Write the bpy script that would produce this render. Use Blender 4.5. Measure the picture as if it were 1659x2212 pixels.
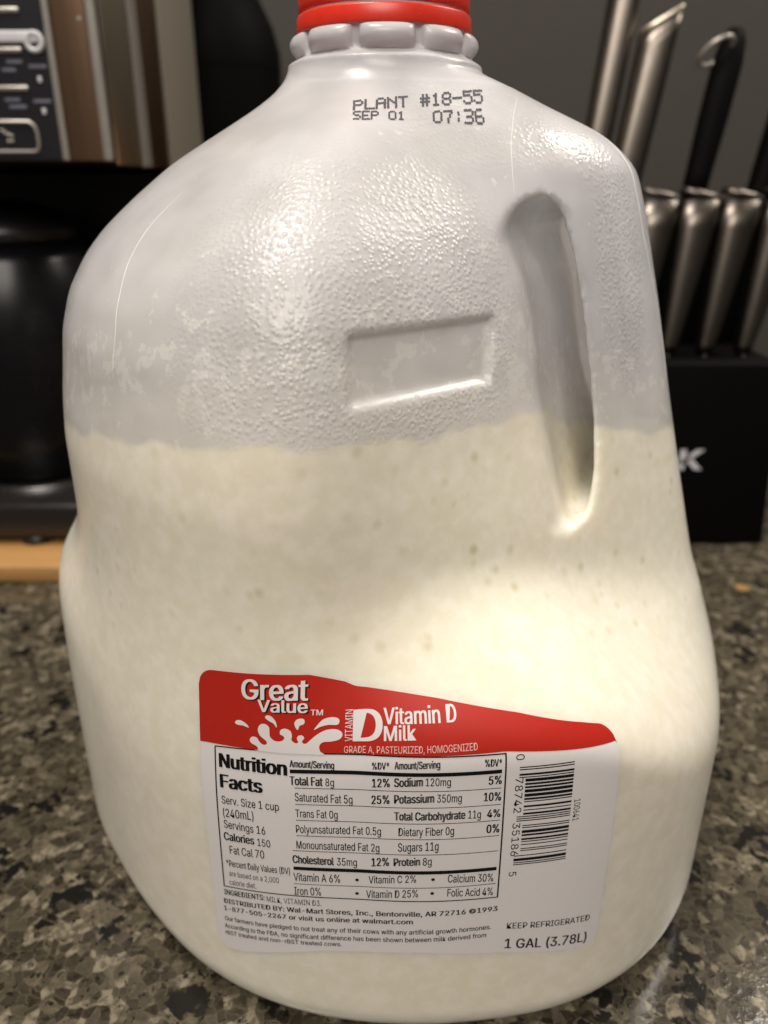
import bpy, bmesh, math, random
import numpy as np
from mathutils import Vector, Matrix
R = math.radians
random.seed(7)
for o in list(bpy.data.objects): bpy.data.objects.remove(o)
sc = bpy.context.scene
COL = sc.collection
# ---------------------------------------------------------------- camera
S = 0.00087                       # metres per drawing unit
cam = bpy.data.cameras.new('camera'); camo = bpy.data.objects.new('camera', cam); COL.objects.link(camo)
camo.location = (0, -220*S, 200*S); camo.rotation_euler = (R(67), 0, 0)
cam.sensor_fit = 'VERTICAL'; cam.sensor_height = 24; cam.sensor_width = 18
cam.lens = 24*1664/2212.
cam.clip_start = .01; cam.clip_end = 50
cam.dof.use_dof = True; cam.dof.focus_distance = 163*S; cam.dof.aperture_fstop = 9.0
sc.camera = camo
# ---------------------------------------------------------------- light
world = bpy.data.worlds.new('World'); sc.world = world; world.use_nodes = True
world.node_tree.nodes['Background'].inputs[0].default_value = (1.0, .90, .80, 1)
world.node_tree.nodes['Background'].inputs[1].default_value = .07
def area(name, loc, target, size, power, col=(1.0, .80, .58)):
    l = bpy.data.lights.new(name, 'AREA'); l.shape = 'DISK'; l.size = size; l.energy = power; l.color = col
    o = bpy.data.objects.new(name, l); COL.objects.link(o); o.location = loc
    o.rotation_euler = (Vector(target)-Vector(loc)).to_track_quat('-Z', 'Y').to_euler()
    return o
WARM = (1.0, .915, .82)
area('ceiling_lamp', (-.26, -.12, 1.25), (-.05, .0, .1), .34, 11.5, WARM)
area('ceiling_lamp', (.68, .30, .92), (.2, .1, .1), .28, 6.0, WARM)
area('room_lamp', (-.05, -.85, .95), (0, 0, .08), .6, 10.0, WARM)
sc.view_settings.view_transform = 'Standard'; sc.view_settings.look = 'None'
sc.view_settings.exposure = 0; sc.view_settings.gamma = 1; sc.view_settings.use_curve_mapping = False
sc.cycles.use_denoising = True
sc.cycles.max_bounces = 8; sc.cycles.diffuse_bounces = 5; sc.cycles.glossy_bounces = 3; sc.cycles.transmission_bounces = 6; sc.cycles.transparent_max_bounces = 10
sc.cycles.sample_clamp_indirect = 6
# ---------------------------------------------------------------- materials
def srgb(r, g, b):
    f = lambda c: ((c/255+.055)/1.055)**2.4 if c > 10 else c/255/12.92
    return (f(r), f(g), f(b), 1)
class NT:
    def __init__(s, name):
        s.m = bpy.data.materials.new(name); s.m.use_nodes = True; s.t = s.m.node_tree; s.t.nodes.clear()
        s.out = s.t.nodes.new('ShaderNodeOutputMaterial')
    def n(s, typ, ins=None, **kw):
        x = s.t.nodes.new(typ)
        for k, v in kw.items(): setattr(x, k, v)
        for k, v in (ins or {}).items(): s.set(x.inputs[k], v)
        return x
    def set(s, inp, v):
        if isinstance(v, bpy.types.NodeSocket): s.t.links.new(v, inp)
        else: inp.default_value = v
    def math(s, op, a, b=0., clamp=False):
        x = s.n('ShaderNodeMath', {0: a, 1: b}, operation=op); x.use_clamp = clamp; return x.outputs[0]
    def ramp(s, fac, stops, interp='LINEAR'):
        x = s.n('ShaderNodeValToRGB', {0: fac}); e = x.color_ramp; e.interpolation = interp
        while len(e.elements) < len(stops): e.elements.new(.5)
        for el, (p, c) in zip(e.elements, stops): el.position = p; el.color = c if len(c) == 4 else (*c, 1)
        return x.outputs[0]
    def mixc(s, f, a, b, mode='MIX'):
        x = s.n('ShaderNodeMix', data_type='RGBA', blend_type=mode)
        s.set(x.inputs[0], f); s.set(x.inputs[6], a); s.set(x.inputs[7], b); return x.outputs[2]
    def obj(s): return s.n('ShaderNodeTexCoord').outputs['Object']
    def noise(s, v, scale, detail=3, rough=.5, dist=0.):
        return s.n('ShaderNodeTexNoise', {'Vector': v, 'Scale': scale, 'Detail': detail, 'Roughness': rough, 'Distortion': dist})
    def voro(s, v, scale, feature='F1', rnd=1.):
        return s.n('ShaderNodeTexVoronoi', {'Vector': v, 'Scale': scale, 'Randomness': rnd}, feature=feature)
    def bump(s, h, dist, strength=1., normal=None):
        d = {'Height': h, 'Distance': dist, 'Strength': strength}
        if normal is not None: d['Normal'] = normal
        return s.n('ShaderNodeBump', d).outputs[0]
    def done(s, sh): s.t.links.new(sh, s.out.inputs[0]); return s.m
    def pbsdf(s, **k):
        return s.n('ShaderNodeBsdfPrincipled', {a.replace('_', ' '): v for a, v in k.items()})
def plain(name, col, rough=.5, metal=0., var=.08, scale=300, bump=0., spec=.5):
    t = NT(name); v = t.obj()
    nz = t.noise(v, scale, 4).outputs[0]
    c = t.mixc(nz, tuple(x*(1-var) for x in col[:3])+(1,), tuple(min(1, x*(1+var)) for x in col[:3])+(1,))
    rr = t.math('ADD', t.math('MULTIPLY', t.noise(v, scale*.3, 3).outputs[0], .12), rough-.06)
    k = dict(Base_Color=c, Roughness=rr, Metallic=metal); k['Specular IOR Level'] = spec
    b = t.n('ShaderNodeBsdfPrincipled', {a.replace('_', ' '): vv for a, vv in k.items()})
    if bump: t.set(b.inputs['Normal'], t.bump(nz, bump))
    return t.done(b.outputs[0])
def milk_colour(t, v):
    big = t.noise(v, 30, 2, .5).outputs[0]; mid = t.noise(v, 110, 4, .6).outputs[0]; cl = t.noise(v, 270, 4, .55).outputs[0]
    c = t.mixc(t.ramp(big, [(.40, (0, 0, 0)), (.60, (1, 1, 1))]), (.80, .77, .655, 1), (.83, .775, .665, 1))
    c = t.mixc(t.ramp(mid, [(.48, (0, 0, 0)), (.70, (.35, .35, .35))]), c, (.71, .69, .53, 1))
    c = t.mixc(t.ramp(cl, [(.40, (.3, .3, .3)), (.54, (0, 0, 0))]), c, (.69, .66, .51, 1))
    c = t.mixc(t.ramp(cl, [(.54, (0, 0, 0)), (.68, (.4, .4, .4))]), c, (.88, .85, .76, 1))
    z = t.math('MULTIPLY', t.n('ShaderNodeSeparateXYZ', {0: v}).outputs[2], 1/S)
    vo = t.voro(v, 230); pick = t.n('ShaderNodeSeparateColor', {0: vo.outputs['Color']}).outputs[0]
    bub = t.math('MULTIPLY', t.ramp(vo.outputs[0], [(.08, (1, 1, 1)), (.34, (0, 0, 0))]), t.math('MULTIPLY', t.math('SUBTRACT', pick, .3), 1.6, True))
    bub = t.math('MULTIPLY', t.math('MULTIPLY', bub, t.math('MULTIPLY', t.math('SUBTRACT', z, 80.), 1/25., True)), t.ramp(big, [(.4, (1, 1, 1)), (.62, (.2, .2, .2))]))
    return t.mixc(t.math('MULTIPLY', bub, .7), c, (.52, .47, .28, 1))
def make_shell():
    # attributes of the mesh: filled (milk lies against the wall), pebble (moulded grain), film (dried milk)
    t = NT('jug_plastic'); v = t.obj()
    att = lambda n: t.n('ShaderNodeAttribute', attribute_name=n).outputs['Fac']
    wn = t.noise(v, 150, 2)
    wv = t.n('ShaderNodeVectorMath', {0: v, 1: t.n('ShaderNodeVectorMath', {0: wn.outputs['Color'], 1: (.0015, .0015, .0015)}, operation='MULTIPLY').outputs[0]}, operation='ADD').outputs[0]
    d = t.voro(wv, 1050).outputs[0]
    peb = t.math('MULTIPLY', t.math('EXPONENT', t.math('MULTIPLY', t.math('MULTIPLY', d, d), -5.5)), .30)
    mid = t.noise(v, 480, 2).outputs[0]
    h = t.math('ADD', t.math('MULTIPLY', t.math('MULTIPLY', peb, att('pebble')), 1.5), t.math('MULTIPLY', mid, .06))
    nb = t.bump(h, .0003, 1.0)
    fl = t.ramp(t.math('ADD', t.noise(v, 260, 5, .62).outputs[0], t.math('MULTIPLY', att('film'), .16)), [(.66, (0, 0, 0)), (.71, (.8, .8, .8))])
    col = t.mixc(fl, (.90, .91, .955, 1), (.95, .94, .94, 1))
    df = t.n('ShaderNodeBsdfDiffuse', {'Color': col, 'Normal': nb}); tl = t.n('ShaderNodeBsdfTranslucent', {'Color': (.93, .94, .985, 1), 'Normal': nb})
    m1 = t.n('ShaderNodeMixShader', {0: .36, 1: df.outputs[0], 2: tl.outputs[0]})
    rf = t.n('ShaderNodeBsdfRefraction', {'Color': (.95, .95, .96, 1), 'Roughness': .2, 'IOR': 1.03})
    m2 = t.n('ShaderNodeMixShader', {0: t.math('SUBTRACT', t.math('MULTIPLY', t.ramp(t.noise(v, 55, 2).outputs[0], [(.35, (.55, .55, .55)), (.65, (1, 1, 1))]), .42), t.math('MULTIPLY', fl, .18)), 1: m1.outputs[0], 2: rf.outputs[0]})
    mk = t.pbsdf(Base_Color=milk_colour(t, v), Roughness=.6, Normal=nb)
    mk.inputs['Specular IOR Level'].default_value = 0.
    mk.inputs['Subsurface Weight'].default_value = .6; mk.inputs['Subsurface Radius'].default_value = (.006, .005, .003); mk.inputs['Subsurface Scale'].default_value = 1.
    m2 = t.n('ShaderNodeMixShader', {0: att('filled'), 1: m2.outputs[0], 2: mk.outputs[0]})
    gl = t.n('ShaderNodeBsdfGlossy', {'Color': (1, 1, 1, 1), 'Roughness': .28, 'Normal': nb})
    fr = t.n('ShaderNodeFresnel', {'IOR': 1.42, 'Normal': nb})
    m3 = t.n('ShaderNodeMixShader', {0: t.math('MULTIPLY', fr.outputs[0], .8), 1: m2.outputs[0], 2: gl.outputs[0]})
    return t.done(m3.outputs[0])
def make_milk():
    t = NT('milk_and_foam')
    return t.done(t.pbsdf(Base_Color=(.82, .77, .64, 1), Roughness=.5).outputs[0])
def make_granite():
    t = NT('granite'); v = t.obj()
    w = t.n('ShaderNodeVectorMath', {0: v, 1: t.n('ShaderNodeVectorMath', {0: t.noise(v, 120, 4).outputs['Color'], 1: (.006, .006, .006)}, operation='MULTIPLY').outputs[0]}, operation='ADD').outputs[0]
    v1 = t.voro(w, 340); p1 = t.n('ShaderNodeSeparateColor', {0: v1.outputs['Color']})
    base = t.ramp(p1.outputs[0], [(0, (.022, .017, .011)), (.20, (.038, .032, .022)), (.45, (.078, .066, .045)), (.66, (.125, .106, .072)), (.84, (.23, .20, .145)), (1, (.095, .09, .08))], 'CONSTANT')
    edge = t.ramp(t.voro(w, 340, 'DISTANCE_TO_EDGE').outputs[0], [(.0, (1, 1, 1)), (.10, (0, 0, 0))])
    base = t.mixc(t.math('MULTIPLY', edge, .45), base, (.17, .15, .105, 1))
    n1 = t.noise(v, 480, 5, .7).outputs[0]
    base = t.mixc(t.ramp(n1, [(.42, (0, 0, 0)), (.58, (.75, .75, .75))]), base, (.055, .047, .032, 1))
    v2 = t.voro(w, 105); p2 = t.n('ShaderNodeSeparateColor', {0: v2.outputs['Color']})
    dk = t.math('MULTIPLY', t.ramp(p2.outputs[1], [(.80, (0, 0, 0)), (.83, (1, 1, 1))]), t.ramp(t.noise(w, 240, 4).outputs[0], [(.46, (0, 0, 0)), (.52, (1, 1, 1))]))
    base = t.mixc(dk, base, (.010, .009, .008, 1))
    n2 = t.noise(w, 560, 3, .6).outputs[0]
    base = t.mixc(t.ramp(n2, [(.60, (0, 0, 0)), (.65, (1, 1, 1))]), base, (.014, .012, .010, 1))
    v3 = t.voro(v, 95); p3 = t.n('ShaderNodeSeparateColor', {0: v3.outputs['Color']})
    tan = t.math('MULTIPLY', t.ramp(p3.outputs[0], [(.965, (0, 0, 0)), (.97, (1, 1, 1))]), t.ramp(v3.outputs[0], [(.25, (1, 1, 1)), (.4, (0, 0, 0))]))
    base = t.mixc(tan, base, (.36, .22, .08, 1))
    b = t.pbsdf(Base_Color=base, Roughness=t.math('ADD', .07, t.math('MULTIPLY', n1, .12)))
    t.set(b.inputs['Normal'], t.bump(n2, .00012, .5))
    return t.done(b.outputs[0])
def make_wood():
    t = NT('board_wood'); v = t.obj()
    sv = t.n('ShaderNodeVectorMath', {0: v, 1: (6, 60, 60)}, operation='MULTIPLY').outputs[0]
    nz = t.noise(sv, 6, 5, .6, 1.).outputs[0]
    c = t.mixc(nz, (.30, .15, .045, 1), (.52, .30, .11, 1))
    b = t.pbsdf(Base_Color=c, Roughness=.5); return t.done(b.outputs[0])
def make_steel(name, col=(.55, .50, .45), rough=.25):
    t = NT(name); v = t.obj()
    sv = t.n('ShaderNodeVectorMath', {0: v, 1: (900, 900, 14)}, operation='MULTIPLY').outputs[0]
    nz = t.noise(sv, 1, 3).outputs[0]
    b = t.pbsdf(Base_Color=(*col, 1), Metallic=1., Roughness=t.math('ADD', rough-.05, t.math('MULTIPLY', nz, .12)))
    return t.done(b.outputs[0])
def make_wall():
    t = NT('wall_paint'); v = t.obj()
    nz = t.noise(v, 40, 5).outputs[0]
    c = t.mixc(nz, (.046, .042, .036, 1), (.051, .046, .040, 1))
    b = t.pbsdf(Base_Color=c, Roughness=.8); t.set(b.inputs['Normal'], t.bump(t.noise(v, 700, 3).outputs[0], .0003))
    return t.done(b.outputs[0])
M = dict(shell=make_shell(), milk=make_milk(), granite=make_granite(), wood=make_wood(), wall=make_wall(),
         steel=make_steel('brushed_steel', (.72, .64, .52), .38), beige=plain('beige_side', (.26, .235, .19), .5), bronze=make_steel('dark_steel', (.34, .22, .14), .36),
         paper=plain('label_paper', (.76, .735, .74), .55, var=.03, scale=900), red=plain('label_red', srgb(178, 32, 18), .5, var=.05, scale=700),
         ink=plain('black_ink', (.006, .0055, .006), .6, spec=.15), white=plain('label_white', (.74, .71, .71), .55, var=.03), grey=plain('grey_ink', (.06, .06, .075), .5),
         pink=plain('label_pink', (.78, .52, .48), .55),
         black=plain('black_plastic', (.010, .010, .011), .35), gloss=plain('black_gloss', (.004, .004, .005), .28, spec=.3), panel=plain('panel_plastic', (.018, .018, .022), .32),
         silver=plain('silver_trim', (.50, .47, .43), .35, .6), btext=plain('panel_print', (.12, .13, .17), .5), plate=plain('base_plastic', (.016, .014, .014), .25),
         blk=plain('block_paint', (.003, .003, .003), .6, spec=.05), letter=plain('letter_paint', (.60, .60, .64), .45), handle=plain('black_handle', (.002, .002, .002), .6, spec=.05),
         darksteel=make_steel('handle_steel', (.13, .115, .10), .32), seam=plain('seam_plastic', (.80, .79, .78), .4))
def make_cap():
    t = NT('cap_plastic'); v = t.obj()
    c = t.mixc(t.noise(v, 500, 4).outputs[0], srgb(212, 44, 28), srgb(222, 56, 36))
    sc_ = t.ramp(t.noise(v, 800, 5, .7).outputs[0], [(.64, (0, 0, 0)), (.70, (1, 1, 1))])
    b = t.pbsdf(Base_Color=t.mixc(t.math('MULTIPLY', sc_, .25), c, (.8, .3, .25, 1)), Roughness=.35)
    b.inputs['Subsurface Weight'].default_value = .15; b.inputs['Subsurface Radius'].default_value = (.002, .0005, .0004)
    return t.done(b.outputs[0])
M['cap'] = make_cap()
# ---------------------------------------------------------------- helpers
def mesh(name, V, F, mat, parent=None, smooth=True, loc=None):
    me = bpy.data.meshes.new(name)
    V = np.asarray(V, float)*S
    me.from_pydata([tuple(p) for p in V], [], [tuple(int(i) for i in f) for f in F])
    me.materials.append(mat)
    if smooth: me.polygons.foreach_set('use_smooth', [True]*len(me.polygons))
    me.update()
    o = bpy.data.objects.new(name, me); COL.objects.link(o)
    if parent is not None: o.parent = parent
    if loc is not None: o.location = tuple(x*S for x in loc)
    return o
def fixn(o):
    bm = bmesh.new(); bm.from_mesh(o.data); bmesh.ops.recalc_face_normals(bm, faces=bm.faces); bm.to_mesh(o.data); bm.free(); return o
def thing(name, label, cat, group=None, loc=(0, 0, 0)):
    o = bpy.data.objects.new(name, None); COL.objects.link(o); o.empty_display_size = .01
    o.location = tuple(x*S for x in loc); tag(o, label, cat, group); return o
def tag(o, label, cat, group=None):
    o['label'] = label; o['category'] = cat
    if group: o['group'] = group
    return o
def rbox(name, lo, hi, bev, mat, parent=None, seg=3, taper=None):
    bm = bmesh.new(); bmesh.ops.create_cube(bm, size=1)
    lo = np.array(lo, float); hi = np.array(hi, float)
    for v in bm.verts:
        p = [(lo[i]+hi[i])/2+v.co[i]*(hi[i]-lo[i]) for i in range(3)]
        if taper and v.co.z > 0: p[0] += taper[0] if v.co.x > 0 else -taper[0]; p[1] += taper[1] if v.co.y > 0 else 0
        v.co = Vector(p)*S
    if bev: bmesh.ops.bevel(bm, geom=list(bm.edges), offset=bev*S, segments=seg, profile=.5, affect='EDGES', clamp_overlap=True)
    me = bpy.data.meshes.new(name); bm.to_mesh(me); bm.free(); me.materials.append(mat)
    me.polygons.foreach_set('use_smooth', [True]*len(me.polygons))
    try: me.set_sharp_from_angle(angle=R(35))
    except Exception: pass
    o = bpy.data.objects.new(name, me); COL.objects.link(o)
    if parent is not None: o.parent = parent
    return o
def loft(name, secs, mat, parent=None, n=24, ex=2.4):
    # secs: (centre xyz, axis_a vec, axis_b vec) half-axes
    V = []; F = []
    for c, a, b in secs:
        c = np.array(c, float); a = np.array(a, float); b = np.array(b, float)
        for i in range(n):
            t = 2*math.pi*i/n; ct, st = math.cos(t), math.sin(t)
            V.append(c+a*math.copysign(abs(ct)**(2/ex), ct)+b*math.copysign(abs(st)**(2/ex), st))
    m = len(secs)
    for j in range(m-1):
        for i in range(n):
            k = (i+1) % n
            F.append((j*n+i, j*n+k, (j+1)*n+k, (j+1)*n+i))
    F.append(tuple(range(n))[::-1]); F.append(tuple((m-1)*n+i for i in range(n)))
    return fixn(mesh(name, V, F, mat, parent))
def lathe(name, prof, mat, parent=None, n=96, c=(0, 0), wob=None):
    V = []; F = []
    for r, z in prof:
        for i in range(n):
            t = 2*math.pi*i/n; rr = r+(wob(i, r, z) if wob else 0)
            V.append((c[0]+rr*math.cos(t), c[1]+rr*math.sin(t), z))
    for j in range(len(prof)-1):
        for i in range(n):
            k = (i+1) % n; F.append((j*n+i, j*n+k, (j+1)*n+k, (j+1)*n+i))
    return fixn(mesh(name, V, F, mat, parent))
def tube(name, pts, r, mat, parent=None, n=8, closed=False):
    P = [np.array(p, float) for p in pts]; V = []; F = []; m = len(P)
    for j, p in enumerate(P):
        d = P[(j+1) % m]-P[j-1] if closed else P[min(j+1, m-1)]-P[max(j-1, 0)]
        d = d/np.linalg.norm(d); a = np.cross(d, [0, .3, 1.]); a /= np.linalg.norm(a); b = np.cross(d, a)
        for i in range(n):
            t = 2*math.pi*i/n; V.append(p+(r if np.isscalar(r) else r[j])*(a*math.cos(t)+b*math.sin(t)))
    for j in range(m if closed else m-1):
        for i in range(n):
            k = (i+1) % n; q = (j+1) % m
            F.append((j*n+i, j*n+k, q*n+k, q*n+i))
    return fixn(mesh(name, V, F, mat, parent))
# ---------------------------------------------------------------- jug shape
# lengths below are in "u" (1 u = 0.87 mm)
def periodic(pts, sig=5.0):
    a = np.array(sorted(pts), float)
    x = np.concatenate([a[:, 0]-360, a[:, 0], a[:, 0]+360]); y = np.tile(a[:, 1], 3)
    g = np.arange(-180, 180, .5)
    ys = np.interp(g, x, y)
    n = int(4*sig/.5); k = np.exp(-.5*(np.arange(-n, n+1)*.5/sig)**2); k /= k.sum()
    return np.convolve(np.concatenate([ys[-n:], ys, ys[:n]]), k, 'valid')
def plook(tab, th):
    t = (np.degrees(th)+180.)*2 % 720
    i = np.floor(t).astype(int); f = t-i
    return tab[i % 720]*(1-f)+tab[(i+1) % 720]*f
LOW = periodic([(-180,103),(-165,97.5),(-150,92),(-135,91),(-120,92.5),(-105,93.4),(-90,94.0),(-75,96.4),(-60,101.5),(-45,104.5),(-30,104.5),(-15,104),
                (0,106),(15,108),(30,107),(45,101),(60,97),(75,97),(90,97),(105,96),(120,93),(135,92),(150,93),(165,99)], 4)
UPP = periodic([(-180,90),(-166,88),(-149,86),(-134,86),(-120,88),(-106,89),(-98,85),(-90,75.5),(-81,68),(-71,62.5),(-60,59.5),(-44,59.5),(-30,63.5),(-20,69.5),(-12,75),(-4,76),(6,76),
                (18,74),(30,70),(45,68),(60,69),(75,75),(90,83),(106,88),(124,88),(134,88),(149,88),(166,90)], 3.5)
ZG = periodic([(-180,106),(-160,103),(-135,99),(-115,101),(-95,106),(-80,107),(-62,104),(-48,93),(-30,84),(-15,82),(0,82),(20,82),(40,86),(70,100),(90,104),(150,104)], 6)
GW = periodic([(-180,16),(-158,22),(-135,42),(-115,38),(-95,24),(-80,20),(-62,19),(-48,25),(-30,30),(-15,30),(20,28),(50,24),(90,18),(150,16)], 6)
QZ = [(0,1),(140,1),(150,.985),(158,.965),(167,.945),(176,.90),(184,.825),(190,.745),(197,.62),(205,.46),(211,.30),(217,.14),(221,.05),(225,0.0),(300,0)]
_z = np.arange(0, 300, .5); _q = np.interp(_z, [a for a, b in QZ], [b for a, b in QZ])
_k = np.exp(-.5*(np.arange(-12, 13)*.5/1.6)**2); _k /= _k.sum()
_q = np.convolve(np.pad(_q, 12, mode='edge'), _k, 'valid')
RIDGE = periodic([(-180,0),(-78,0),(-62,.25),(-45,.7),(-30,1),(30,1),(50,.6),(75,0)], 4)
RIDGE2 = periodic([(-180,0),(-100,0),(-82,.45),(-62,.95),(-45,1),(30,1),(55,.8),(95,0)], 5)
QR = [(0,1.37),(90,1.355),(106,1.295),(114,1.254),(130,1.17),(146,1.088),(160,1.02),(172,.962),(183.6,.90),(195.7,.834),(203.6,.78),(208,.695),(212,.588),(217,.363),(222.5,.137),(226,0),(300,0)]
_qr = np.convolve(np.pad(np.interp(_z, [a for a, b in QR], [b for a, b in QR]), 12, mode='edge'), _k, 'valid')
def sstep(x):
    x = np.clip(x, 0, 1); return x*x*x*(x*(6*x-15)+10)
def neck_r(z):
    return np.interp(z, [216,218,220,222,224,225.4,226.4,227.2,228.2,229,240,241], [60,37,29.5,26.2,24.8,24.4,24.2,23.0,21.0,20.2,20.2,20.0])
def radius(th, z, detail=True):
    q = np.interp(z, _z, _q)
    w = plook(RIDGE, th); w = w+(plook(RIDGE2, th)-w)*sstep((168-z)/45.)
    q = q*(1-w)+np.interp(z, _z, _qr)*w
    up = 23.6+(plook(UPP, th)-23.6)*q
    up = np.where(z > 216, np.minimum(up, neck_r(z)+w*8*np.clip((225-z)/5., 0, 1)), up)
    gw = plook(GW, th)
    g = sstep((plook(ZG, th)+gw-z)/(2*gw))
    lo = plook(LOW, th)
    # gentle barrel of the lower wall
    lo = lo-1.6*(np.maximum(z-55, 0)/50.)**2
    r = up*(1-g)+lo*g
    # rounded heel
    b = np.clip(13.5-z, 0, 13.5)
    r = r-(13.5-np.sqrt(np.maximum(182.25-b*b, 0)))
    if detail:
        # nine oval lugs below the cap
        zz = np.clip(1-((z-230.9)/2.5)**2, 0, 1)
        ph = (np.degrees(th)+90-2) % 40; ph = np.minimum(ph, 40-ph)
        aa = np.clip(1-(ph/17.8)**2.6, 0, 1)
        r = r+3.0*np.sqrt(zz)*np.sqrt(aa)
        # recessed rectangular panel on the front right face
        x = r*np.cos(th)
        z0 = 160.; z1 = 175.3
        m = sstep((x+8)/2.2)*sstep((24.0-x)/1.8)*sstep((z-z0)/2.2)*sstep((z1-z)/2.2)*(np.sin(th) < 0)
        r = r-1.9*m+1.6*m*(1-m)*(m < .5)
    return r
R_H = math.radians(-22)
HOLE_L = [(60.2, 123.2), (58.7, 123.9), (57.6, 125.8), (56.8, 129.0), (54.7, 135.6), (52.3, 144.3), (49.3, 155.0), (47.4, 166.1), (45.6, 174.1), (43.9, 180.1), (42.0, 184.7), (40.2, 188.7), (39.9, 190.9), (40.3, 193.2), (41.4, 195.4), (43.0, 197.0), (45.2, 197.8)]
HOLE_R = [(60.2, 123.2), (61.7, 123.9), (62.7, 125.6), (63.1, 128.5), (63.0, 134.9), (61.6, 145.9), (59.6, 156.9), (57.4, 167.6), (55.0, 178.2), (52.9, 185.4), (51.2, 190.2), (50.1, 193.2), (48.8, 195.5), (47.2, 197.1), (45.2, 197.8)]
HDX, HDY = math.cos(R_H), math.sin(R_H)
def hole_d(x, y, z):
    a = x*HDX+y*HDY
    l = np.interp(z, [p[1] for p in HOLE_L], [p[0] for p in HOLE_L]); r = np.interp(z, [p[1] for p in HOLE_R], [p[0] for p in HOLE_R])
    e = np.maximum(np.maximum(HOLE_L[0][1]-z, z-HOLE_L[-1][1]), 0)
    return np.maximum(l-a, a-r)*.85+e, a > (l+r)/2
def field(x, y, z, detail=True, hole=True):
    th = np.arctan2(y, x); r = np.hypot(x, y)
    f = (r-radius(th, np.maximum(z, 0), detail))*.8
    f = np.maximum(f, -z)
    f = np.maximum(f, z-241)
    if hole:
        h, right = hole_d(x, y, z); h = -h
        k = np.where(right, 2.2, 1.3+1.2*sstep((146-z)/25.))
        w = np.clip(.5+.5*(f-h)/k, 0, 1)
        f = np.where(x > 10, h*(1-w)+f*w+k*w*(1-w), f)
    return f
def surface_nets(fn, lo, hi, h):
    xs = [np.arange(lo[i], hi[i]+h, h) for i in range(3)]
    V = np.empty([len(a) for a in xs], np.float32)
    Y, Z = np.meshgrid(xs[1], xs[2], indexing='ij')
    for i, x in enumerate(xs[0]):
        V[i] = fn(np.full(Y.shape, x), Y, Z)
    S = V < 0
    n = np.array(V.shape)
    c = sum(S[i:n[0]-1+i, j:n[1]-1+j, k:n[2]-1+k].astype(np.int8) for i in (0, 1) for j in (0, 1) for k in (0, 1))
    act = (c > 0) & (c < 8)
    idx = np.full(act.shape, -1, np.int64); A = np.argwhere(act); idx[act] = np.arange(len(A))
    P = np.zeros((len(A), 3)); cnt = np.zeros(len(A))
    cor = [(i, j, k) for i in (0, 1) for j in (0, 1) for k in (0, 1)]
    for a in range(8):
        for b in range(a+1, 8):
            if sum(abs(np.array(cor[a])-cor[b])) != 1: continue
            va = V[tuple((A+cor[a]).T)]; vb = V[tuple((A+cor[b]).T)]
            m = (va < 0) != (vb < 0)
            t = np.where(m, va/np.where(m, va-vb, 1), 0)
            p = np.array(cor[a])+t[:, None]*(np.array(cor[b])-np.array(cor[a]))
            P[m] += p[m]; cnt[m] += 1
    P = (A+P/cnt[:, None])*h+np.array(lo)
    faces = []
    for ax in range(3):
        u, v = (ax+1) % 3, (ax+2) % 3
        sl = [slice(1, -1)]*3; sl[ax] = slice(0, -1)
        sl2 = list(sl); sl2[ax] = slice(1, None)
        s0 = S[tuple(sl)]; s1 = S[tuple(sl2)]
        E = np.argwhere(s0 != s1); fl = s0[s0 != s1]
        o = np.array([1, 1, 1]); o[ax] = 0
        E = E+o
        du = np.zeros(3, int); du[u] = 1; dv = np.zeros(3, int); dv[v] = 1
        q = np.stack([idx[tuple((E-du-dv).T)], idx[tuple((E-dv).T)], idx[tuple(E.T)], idx[tuple((E-du).T)]], 1)
        q[~fl] = q[~fl][:, ::-1]
        faces.append(q)
    return P, np.concatenate(faces)
def refine(fn, P, it=3):
    e = .05
    for _ in range(it):
        f = fn(*P.T)
        g = np.stack([fn(*(P+d).T)-fn(*(P-d).T) for d in np.eye(3)*e], 1)/(2*e)
        st = -(f/np.maximum((g*g).sum(1), .2))[:, None]*g
        L = np.linalg.norm(st, axis=1, keepdims=True)
        P = P+st*np.minimum(1, .8/np.maximum(L, 1e-9))
    return P
# ---------------------------------------------------------------- setting
ct = rbox('countertop', (-650, -330, -32), (650, 480, 0), 3, M['granite']); ct['kind'] = 'structure'
wl = rbox('wall', (-900, 480, -200), (900, 500, 1200), 0, M['wall']); wl['kind'] = 'structure'
# ---------------------------------------------------------------- milk jug
jug = thing('milk_jug', 'translucent plastic gallon milk jug with red cap and white label, half full', 'milk jug')
P, F = surface_nets(field, (-112, -108, -3), (120, 108, 221.5), 1.1)
P = refine(field, P, 4)
MT = periodic([(-180,143),(-153,146),(-132,150.5),(-118,153.2),(-112,154),(-109,155.3),(-103,154.6),(-98,154.9),(-92,154),(-85,152.4),(-75,152.2),(-54,152.5),(-45,150),(-36,146.2),(-29,143),(-21,140.6),(-12,139.5),(8,134),(22,131),(50,131),(120,136),(150,140)], 2)
def attr(o, name, val):
    at = o.data.attributes.new(name, 'FLOAT', 'POINT'); at.data.foreach_set('value', np.asarray(val, np.float32))
body = mesh('body', P, F, M['shell'], jug)
th_ = np.arctan2(P[:, 1], P[:, 0]); zt_ = plook(MT, th_)+.5*np.sin(th_*23)+.35*np.sin(th_*41+1)
attr(body, 'filled', np.maximum(sstep((zt_-P[:, 2])/2.8+.5), .30*np.exp(-np.clip(P[:, 2]-zt_, 0, 200)/16.)))
def zone(c, s):
    return np.clip((1.12-np.linalg.norm((P-np.array(c))/np.array(s), axis=1))*2.6, 0, 1)
pb = np.maximum.reduce([zone((-4, -66, 172), (36, 48, 42)), .7*zone((57, -26, 180), (11, 10, 36)), .6*zone((48, -24, 206), (9, 9, 9)), .5*zone((20, -25, 212), (26, 26, 12))])
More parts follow.
